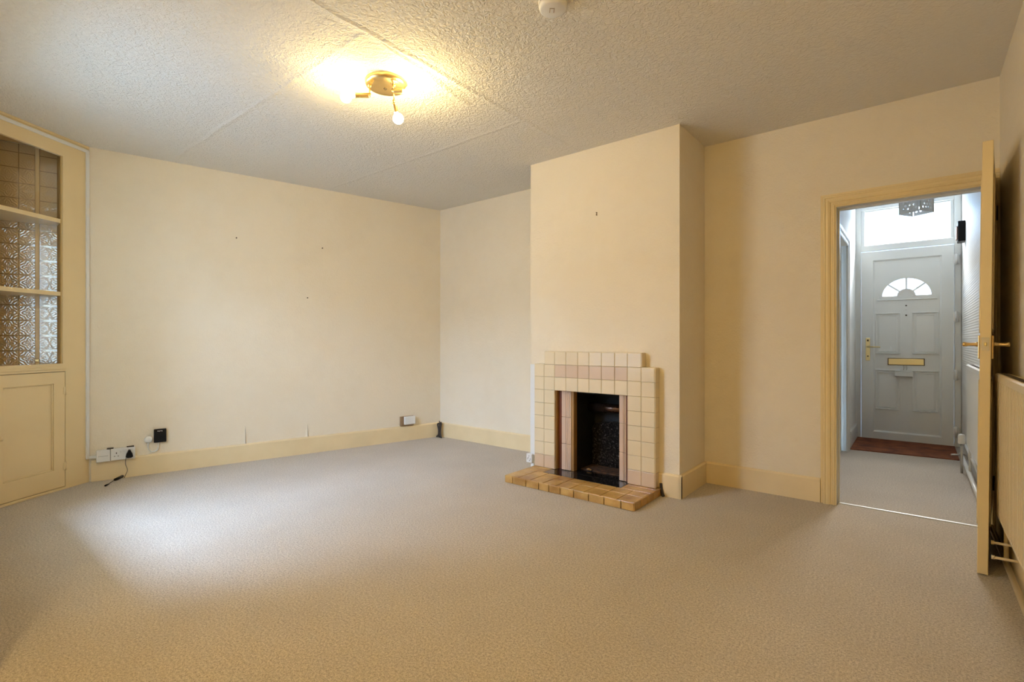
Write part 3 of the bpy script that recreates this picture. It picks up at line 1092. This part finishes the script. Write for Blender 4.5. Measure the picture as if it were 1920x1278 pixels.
# pipework of the room radiator
pp = thing('heating_pipe', 'cream painted heating pipe along the right wall skirting', 'pipe', (0.32, 2.0, 0))
b = MB().cyl((0.322, -0.8, 0.042), (0.322, 3.80, 0.042), 0.012, n=16)
obj('pipe_run', b, 'pipe', pp)
b = MB()
b.tube([(0.322, 3.22, 0.048), (0.322, 3.22, 0.10), (0.322, 3.22, 0.20), (0.322, 3.22, 0.250)], 0.009, 12)
obj('riser', b, 'pipe', pp)
for yy, zz, xa in ((3.02, 0.118, 0.262), (3.13, 0.150, 0.270)):
    b = MB().cyl((xa, yy, zz), (RX - .003, yy, zz), 0.006, n=12)
    b.cyl((xa - .006, yy, zz), (xa + .004, yy, zz), 0.009, n=12)
    obj('pipe_clip', b, 'pipe', pp)
# hall pipework
ph = thing('heating_pipe', 'white painted heating pipe low along the hallway right wall', 'pipe', (0.32, 5.2, 0))
b = MB().cyl((0.315, 4.0, 0.05), (0.315, 6.05, 0.05), 0.014, n=16)
obj('pipe_run', b, 'hall_paint', ph)
b = MB().cyl((0.335, 4.6, 0.155), (0.335, 5.9, 0.155), 0.012, n=16)
obj('pipe_run', b, 'hall_paint', ph)
b = MB()
b.tube([(0.322, 5.21, 0.06), (0.322, 5.22, 0.15), (0.322, 5.218, 0.20), (0.322, 5.21, 0.262)], 0.009, 12)
obj('riser', b, 'hall_paint', ph)
b = MB().cyl((0.24, 5.88, 0.06), (0.335, 5.93, 0.06), 0.007, n=12)
obj('pipe_clip', b, 'steel', ph)
tv = thing('radiator_valve', 'small white radiator valve by the front door hinge side', 'valve', (0.32, 5.55, 0.2))
b = MB().lathe([(0, 0), (.02, 0), (.024, .01), (.024, .06), (.018, .075), (0, .08)], (0.285, 5.42, 0.235), (0, 0, 1), 18)
obj('valve_head', b, 'white', tv)
b = MB().cyl((0.285, 5.42, 0.00), (0.285, 5.42, 0.24), 0.009, n=14)
obj('valve_body', b, 'steel', tv)

# ------------------------------------------------------------------ hall
# side door inside the hallway
hd = thing('door_3', 'closed beige door in the hallway left wall', 'door', (-0.58, 5.43, 0), kind='structure')
b = MB().box(-0.60, -0.565, 5.075, 5.785, 0.0, 1.985)
obj('door_leaf', b, 'hall_door', hd)
b = MB()
for y0, y1, z0, z1 in ((5.17, 5.40, 0.2, 0.85), (5.47, 5.69, 0.2, 0.85), (5.17, 5.40, 1.0, 1.85), (5.47, 5.69, 1.0, 1.85)):
    b.box(-0.567, -0.558, y0, y0 + .02, z0, z1)
    b.box(-0.567, -0.558, y1 - .02, y1, z0, z1)
    b.box(-0.567, -0.558, y0, y1, z0, z0 + .02)
    b.box(-0.567, -0.558, y0, y1, z1 - .02, z1)
obj('door_moulding', b, 'hall_door', hd)

b = MB().prism([(-0.505, 5.90), (0.30, 5.96), (0.30, 6.70), (-0.505, 6.70)], 'z', 0.0, 0.008)
tag(obj('doormat', b, 'mat'), 'dark red brown mat in front of the white front door', 'doormat')

# front door
YF = 6.72
fd = thing('door_2', 'white front door with fanlight and brass letterbox', 'door', (-0.09, YF, 0), kind='structure')
b = MB()     # outer frame with transom opening
b.box(-0.53, -0.475, YF, YF + .07, 0, 2.55, 0.004)
b.box(0.298, 0.352, YF, YF + .07, 0, 2.55, 0.004)
b.box(-0.476, 0.299, YF, YF + .07, 2.495, 2.55, 0.004)
b.box(-0.476, 0.299, YF, YF + .07, 2.045, 2.113, 0.004)
b.box(-0.476, -0.439, YF + .008, YF + .07, 2.11, 2.50, 0.006)
b.box(0.266, 0.299, YF + .008, YF + .07, 2.11, 2.50, 0.006)
b.box(-0.476, 0.299, YF + .012, YF + .07, 2.480, 2.497, 0.004)
obj('door_frame', b, 'upvc', fd)
b = MB().box(-0.442, 0.269, YF + .035, YF + .041, 2.108, 2.488)
obj('transom_pane', b, 'glass', fd)
# leaf
LF = YF - 0.012       # leaf face
b = MB()
L0, L1, LZ = -0.472, 0.296, 2.038
PX0, PX1, PZ0, PZ1 = -0.365, 0.202, 0.082, 1.942
b.prism([(L0, 0.004), (PX0, PZ0), (PX0, PZ1), (L0, LZ)], 'y', LF, LF + .05)
b.prism([(L1, 0.004), (PX1, PZ0), (PX1, PZ1), (L1, LZ)], 'y', LF, LF + .05)
b.prism([(L0, LZ), (PX0, PZ1), (PX1, PZ1), (L1, LZ)], 'y', LF, LF + .05)
b.prism([(L0, 0.004), (PX0, PZ0), (PX1, PZ0), (L1, 0.004)], 'y', LF, LF + .05)
lf = obj('door_leaf', b, 'upvc', fd)
b = MB()          # sloping glazing bead
PF = LF + 0.018
for pts in (((PX0, PZ0), (PX0 + .014, PZ0 + .014), (PX0 + .014, PZ1 - .014), (PX0, PZ1)),
            ((PX1, PZ0), (PX1 - .014, PZ0 + .014), (PX1 - .014, PZ1 - .014), (PX1, PZ1)),
            ((PX0, PZ1), (PX0 + .014, PZ1 - .014), (PX1 - .014, PZ1 - .014), (PX1, PZ1)),
            ((PX0, PZ0), (PX0 + .014, PZ0 + .014), (PX1 - .014, PZ0 + .014), (PX1, PZ0))):
    y_ = [LF + .002, PF, PF, LF + .002]
    vs = [b._v((p[0], yy, p[1])) for p, yy in zip(pts, y_)]
    b.bm.faces.new(vs)
obj('panel_bead', b, 'upvc', lf)
FXC, FZC = -0.082, 1.545


def arc(rx, rz, a0=0.0, a1=180.0, n=28):
    return [(FXC + rx * math.cos(R(a0 + (a1 - a0) * i / n)), FZC + rz * math.sin(R(a0 + (a1 - a0) * i / n))) for i in range(n + 1)]


b = MB()
b.plate([(PX0, PZ0), (PX1, PZ0), (PX1, PZ1), (PX0, PZ1)], [arc(0.205, 0.185)], 'y', PF, PF + .02)
pnl = obj('door_panel', b, 'upvc', fd)
b = MB()          # fan moulding
outer = arc(0.235, 0.222)
inner = arc(0.203, 0.183)
b.prism(outer + inner[::-1], 'y', PF - .010, PF + .004)
outer = arc(0.222, 0.208)
inner = arc(0.212, 0.196)
b.prism(outer + inner[::-1], 'y', PF - .015, PF - .006)
b.box(FXC - .250, FXC + .250, PF - .012, PF + .002, 1.500, 1.513, 0.003)
b.box(FXC - .235, FXC + .235, PF - .008, PF + .004, 1.513, 1.548, 0.003)
o2, i2 = arc(0.078, 0.074), arc(0.058, 0.055)
b.prism(o2 + i2[::-1], 'y', PF - .012, PF + .004)
b.prism(arc(0.060, 0.057), 'y', PF - .004, PF + .006)
b.prism(arc(0.044, 0.040), 'y', PF - .008, PF - .003)
for a in (42, 90, 138):
    c_, s_ = math.cos(R(a)), math.sin(R(a))
    px_, pz_ = -s_ * .009, c_ * .009
    b.prism([(FXC + c_ * .07 + px_, FZC + s_ * .066 + pz_), (FXC + c_ * .208 + px_, FZC + s_ * .188 + pz_),
             (FXC + c_ * .208 - px_, FZC + s_ * .188 - pz_), (FXC + c_ * .07 - px_, FZC + s_ * .066 - pz_)], 'y', PF - .004, PF + .010)
obj('fanlight_moulding', b, 'upvc', pnl)
b = MB().prism(arc(0.207, 0.187), 'y', PF + .008, PF + .013)
obj('fanlight_pane', b, 'glass', pnl)
for x0, x1 in ((-0.346, -0.134), (-0.033, 0.176)):
    for z0, z1 in ((0.930, 1.366), (0.330, 0.756)):
        b = MB()
        b.box(x0, x1, PF - .016, PF + .002, z1 - .009, z1, 0.003)
        b.box(x0 + .03, x1 - .03, PF - .012, PF + .002, z1 - .034, z1 - .027, 0.002)
        b.box(x0, x1, PF - .020, PF + .002, z0, z0 + .010, 0.003)
        b.box(x0 + .014, x1 - .014, PF - .016, PF + .002, z0 + .012, z0 + .020, 0.003)
        b.box(x0 + .028, x1 - .028, PF - .012, PF + .002, z0 + .022, z0 + .030, 0.003)
        b.box(x0, x0 + .008, PF - .006, PF + .002, z0, z1, 0.002)
        b.box(x1 - .008, x1, PF - .006, PF + .002, z0, z1, 0.002)
        b.field(x0 + .018, x1 - .018, z0 + .012, z1 - .014, PF, PF - .006, .016)
        obj('raised_panel', b, 'upvc', pnl)
b = MB()
b.box(-0.431, -0.392, LF - .008, LF, 0.853, 1.100, 0.004, 2)
hp = obj('handle_plate', b, 'pale_brass', fd)
b = MB()
b.cyl((-0.412, LF - .008, 1.005), (-0.412, LF - .045, 1.005), 0.009, n=16)
b.cyl((-0.416, LF - .045, 1.005), (-0.300, LF - .045, 1.001), 0.008, 0.006, 14)
obj('lever', b, 'pale_brass', hp)
b = MB().box(-0.420, -0.404, LF - .010, LF - .007, 1.062, 1.082, 0.001)
b.cyl((-0.411, LF - .013, 0.900), (-0.411, LF - .006, 0.900), 0.008, n=14)
obj('keyhole', b, 'hole', hp)
b = MB()
b.box(-0.240, 0.069, PF - .008, PF + .002, 0.808, 0.884, 0.003)
lb_ = obj('letterbox_surround', b, 'hinge', fd)
b = MB().box(-0.232, 0.061, PF - .014, PF - .006, 0.814, 0.877, 0.003)
obj('letterbox_flap', b, 'pale_brass', lb_)
b = MB()
for z_ in (1.440, 1.338):
    b.cyl((-0.083, PF - .004, z_), (-0.083, PF + .002, z_), 0.0075, n=14)
obj('screw_cap', b, 'hole', fd)
b = MB().lathe([(0, 0), (.009, 0), (.009, .005), (.005, .006), (0, .004)], (-0.083, PF, 1.400), (0, -1, 0), 16)
obj('spyhole', b, 'white', fd)
for zc in (1.888, 1.309, 0.724, 0.150):
    b = MB()
    b.cyl((0.312, LF - .012, zc - .055), (0.312, LF - .012, zc + .055), 0.012, n=14)
    b.box(0.290, 0.338, LF - .006, LF + .003, zc - .045, zc + .045, 0.003)
    obj('hinge', b, 'white', fd)

bk = thing('letter_basket', 'small white tray hooked below the brass letterbox', 'tray', (-0.10, PF, 0.69))
b = MB()
x0, x1 = -0.176, -0.026
b.box(x0, x1, PF - .075, PF - .006, 0.694, 0.700)
b.box(x0, x1, PF - .078, PF - .072, 0.694, 0.738, 0.002)
b.box(x0 - .003, x1 + .003, PF - .081, PF - .075, 0.735, 0.741, 0.002)
b.box(x0, x0 + .005, PF - .075, PF - .006, 0.694, 0.745)
b.box(x1 - .005, x1, PF - .075, PF - .006, 0.694, 0.745)
b.box(x0, x1, PF - .011, PF - .006, 0.694, 0.765)
obj('tray', b, 'upvc', bk)
b = MB()
for xx in (-0.105, -0.080):
    b.tube([(xx, PF - .012, 0.760), (xx + .003, PF - .018, 0.780), (xx, PF - .018, 0.808)], 0.0028, 8)
obj('hook', b, 'steel', bk)

# dark box on the hallway right wall
cb2 = thing('door_chime', 'dark box with pale front fixed high on the hallway right wall', 'wall box', (0.33, 6.30, 1.99))
b = MB().box(0.302, RX - .005, 6.24, 6.38, 1.995, 2.185, 0.004)
obj('housing', b, 'black', cb2)
b = MB().box(0.292, 0.302, 6.25, 6.37, 2.02, 2.14, 0.003)
obj('front_plate', b, mat('pinkish plate', (0.55, 0.36, 0.28), 0.5), cb2)

# hall lantern -------------------------------------------------------
LX, LY, LZ0, LZ1 = 0.0, 5.0, 2.055, 2.235
ln = thing('pendant_lantern', 'square white perforated metal lantern hanging in the hallway', 'lantern', (LX, LY, LZ0))
a_ = 0.150
for k in range(4):
    th = R(-31.6 + 90 * k)
    FL = Matrix.Translation((LX, LY, 0)) @ Matrix.Rotation(th, 4, 'Z')
    holes = []
    for r_, zc in enumerate((LZ0 + .032, LZ0 + .058, LZ0 + .084)):
        nn = 4 if r_ % 2 == 0 else 3
        for i in range(nn):
            xc = (i - (nn - 1) / 2) * 0.030
            rad = 0.0085 if r_ != 1 else 0.010
            holes.append([(xc + rad * math.cos(2 * math.pi * q / 8), zc + rad * math.sin(2 * math.pi * q / 8)) for q in range(8)])
    b = MB(FL)
    b.plate([(-a_ / 2 + .002, LZ0), (a_ / 2 - .012, LZ0), (a_ / 2 - .012, LZ1), (-a_ / 2 + .002, LZ1)], holes, 'y', -a_ / 2 - .001, -a_ / 2 + .001)
    obj('side_panel', b, 'frosted', ln)
b = MB(Matrix.Translation((LX, LY, 0)) @ Matrix.Rotation(R(-31.6), 4, 'Z'))
for s1_, s2_ in ((-1, -1), (-1, 1), (1, -1), (1, 1)):
    b.box(s1_ * a_ / 2 - .003, s1_ * a_ / 2 + .003, s2_ * a_ / 2 - .003, s2_ * a_ / 2 + .003, LZ0, LZ1)
b.box(-a_ / 2, a_ / 2, -a_ / 2, a_ / 2, LZ1, LZ1 + .004)
obj('lantern_frame', b, 'upvc', ln)
b = MB().cyl((LX, LY, LZ1), (LX, LY, 2.60), 0.004, n=10)
b.cyl((LX, LY, 2.595), (LX, LY, 2.62), 0.04, n=20)
obj('hanging_rod', b, 'white', ln)
b = MB().cyl((LX, LY, LZ1 - .05), (LX, LY, LZ1), 0.016, n=16)
obj('lamp_holder', b, 'white', ln)

# ------------------------------------------------------------------ ceiling light with three lit bulbs
cl = thing('ceiling_spotlight', 'brass ceiling light with three lit bare bulbs', 'ceiling light', (-2.335, 1.752, H))
b = MB().lathe([(0, -.030), (.10, -.030), (.113, -.024), (.118, -.012), (.118, 0.0)], (-2.335, 1.752, H), (0, 0, 1), 40)
obj('ceiling_plate', b, 'brass', cl)
b = MB().lathe([(.0, -.006), (.006, -.006), (.010, 0.0), (0.012, 0.002)], (-2.352, 1.757, H - .031), (0, 0, 1), 12)
obj('fixing_screw', b, 'hole', cl)
for base_, hub, end, bulb in (((-2.392, 1.680), 2.445, (-2.440, 1.618, 2.437), (-2.478, 1.585, 2.425)),
                             ((-2.285, 1.765), 2.405, (-2.300, 1.790, 2.368), (-2.306, 1.812, 2.336)),
                             ((-2.262, 1.742), 2.452, (-2.222, 1.778, 2.452), (-2.190, 1.806, 2.450))):
    b = MB()
    b.lathe([(0, -.012), (.008, -.011), (.011, -.004), (.011, 0.002)], (*base_, H - .028), (0, 0, 1), 16)
    b.cyl((*base_, hub), (*base_, H - .03), 0.0045, n=12)
    b.cyl((*base_, hub - .006), (*base_, hub + .012), 0.008, n=12)
    arm = obj('arm', b, 'brass', cl)
    h_ = Vector((*base_, hub)); e_ = Vector(end); u_ = Vector(bulb)
    ax = (e_ - h_).normalized()
    L_ = (e_ - h_).length
    b = MB().lathe([(0, 0), (.011, .001), (.0135, .006), (.0135, L_ - .004), (.0155, L_), (.010, L_ + .001)], h_, ax, 20)
    obj('lamp_holder', b, 'brass', arm)
    ax2 = (u_ - e_).normalized()
    D_ = (u_ - e_).length
    rb = 0.030
    prof = [(.009, 0.0), (.012, max(.004, D_ - .026))]
    for q in range(2, 11):
        an = math.pi * q / 10
        prof.append((rb * math.sin(an), D_ - rb * math.cos(an)))
    prof[-1] = (0, D_ + rb)
    b = MB().lathe(prof, e_, ax2, 24)
    obj('bulb', b, 'bulb', arm)

gl_ = thing('added_fill_globe', 'fill globe added to warm the right side, unseen behind the viewpoint', 'ceiling light', (-0.95, -0.40, H))  # added out of view to lift the right side of the room
b = MB().lathe([(0, -.34), (.06, -.325), (.10, -.28), (.115, -.225), (.10, -.17), (.06, -.125), (.035, -.115)], (-0.95, -0.40, H), (0, 0, 1), 32)
obj('globe', b, 'globe', gl_)
b = MB().cyl((-0.95, -0.40, H - .12), (-0.95, -0.40, H - .02), 0.010, n=12)
b.cyl((-0.95, -0.40, H - .022), (-0.95, -0.40, H), 0.05, n=20)
b.cyl((-0.95, -0.40, H - .13), (-0.95, -0.40, H - .105), 0.038, n=20)
obj('fitting', b, 'brass', gl_)

sd = thing('smoke_detector', 'round white smoke detector on the ceiling', 'smoke detector', (-1.218, 1.786, H))
b = MB().lathe([(0.0, -.012), (.060, -.012), (.064, -.008), (.064, 0)], (-1.218, 1.786, H), (0, 0, 1), 40)
obj('base', b, 'white', sd)
b = MB().lathe([(0, -.042), (.050, -.042), (.058, -.038), (.062, -.028), (.062, -.017), (0, -.017)], (-1.218, 1.786, H), (0, 0, 1), 40)
obj('cover', b, 'white', sd)
b = MB().lathe([(.060, -.017), (.060, -.012)], (-1.218, 1.786, H), (0, 0, 1), 40)
obj('vent_gap', b, 'hole', sd)
b = MB(Matrix.Translation((-1.218, 1.786, 0)) @ Matrix.Rotation(R(39), 4, 'Z'))
b.prism([(-.016, .014), (-.016, -.015), (.006, -.015), (.006, .014), (.002, .014), (.002, -.011), (-.012, -.011), (-.012, .014)], 'z', H - .0434, H - .0418)
obj('test_button', b, mat('warm grey mark', (0.42, 0.34, 0.26), 0.6), sd)
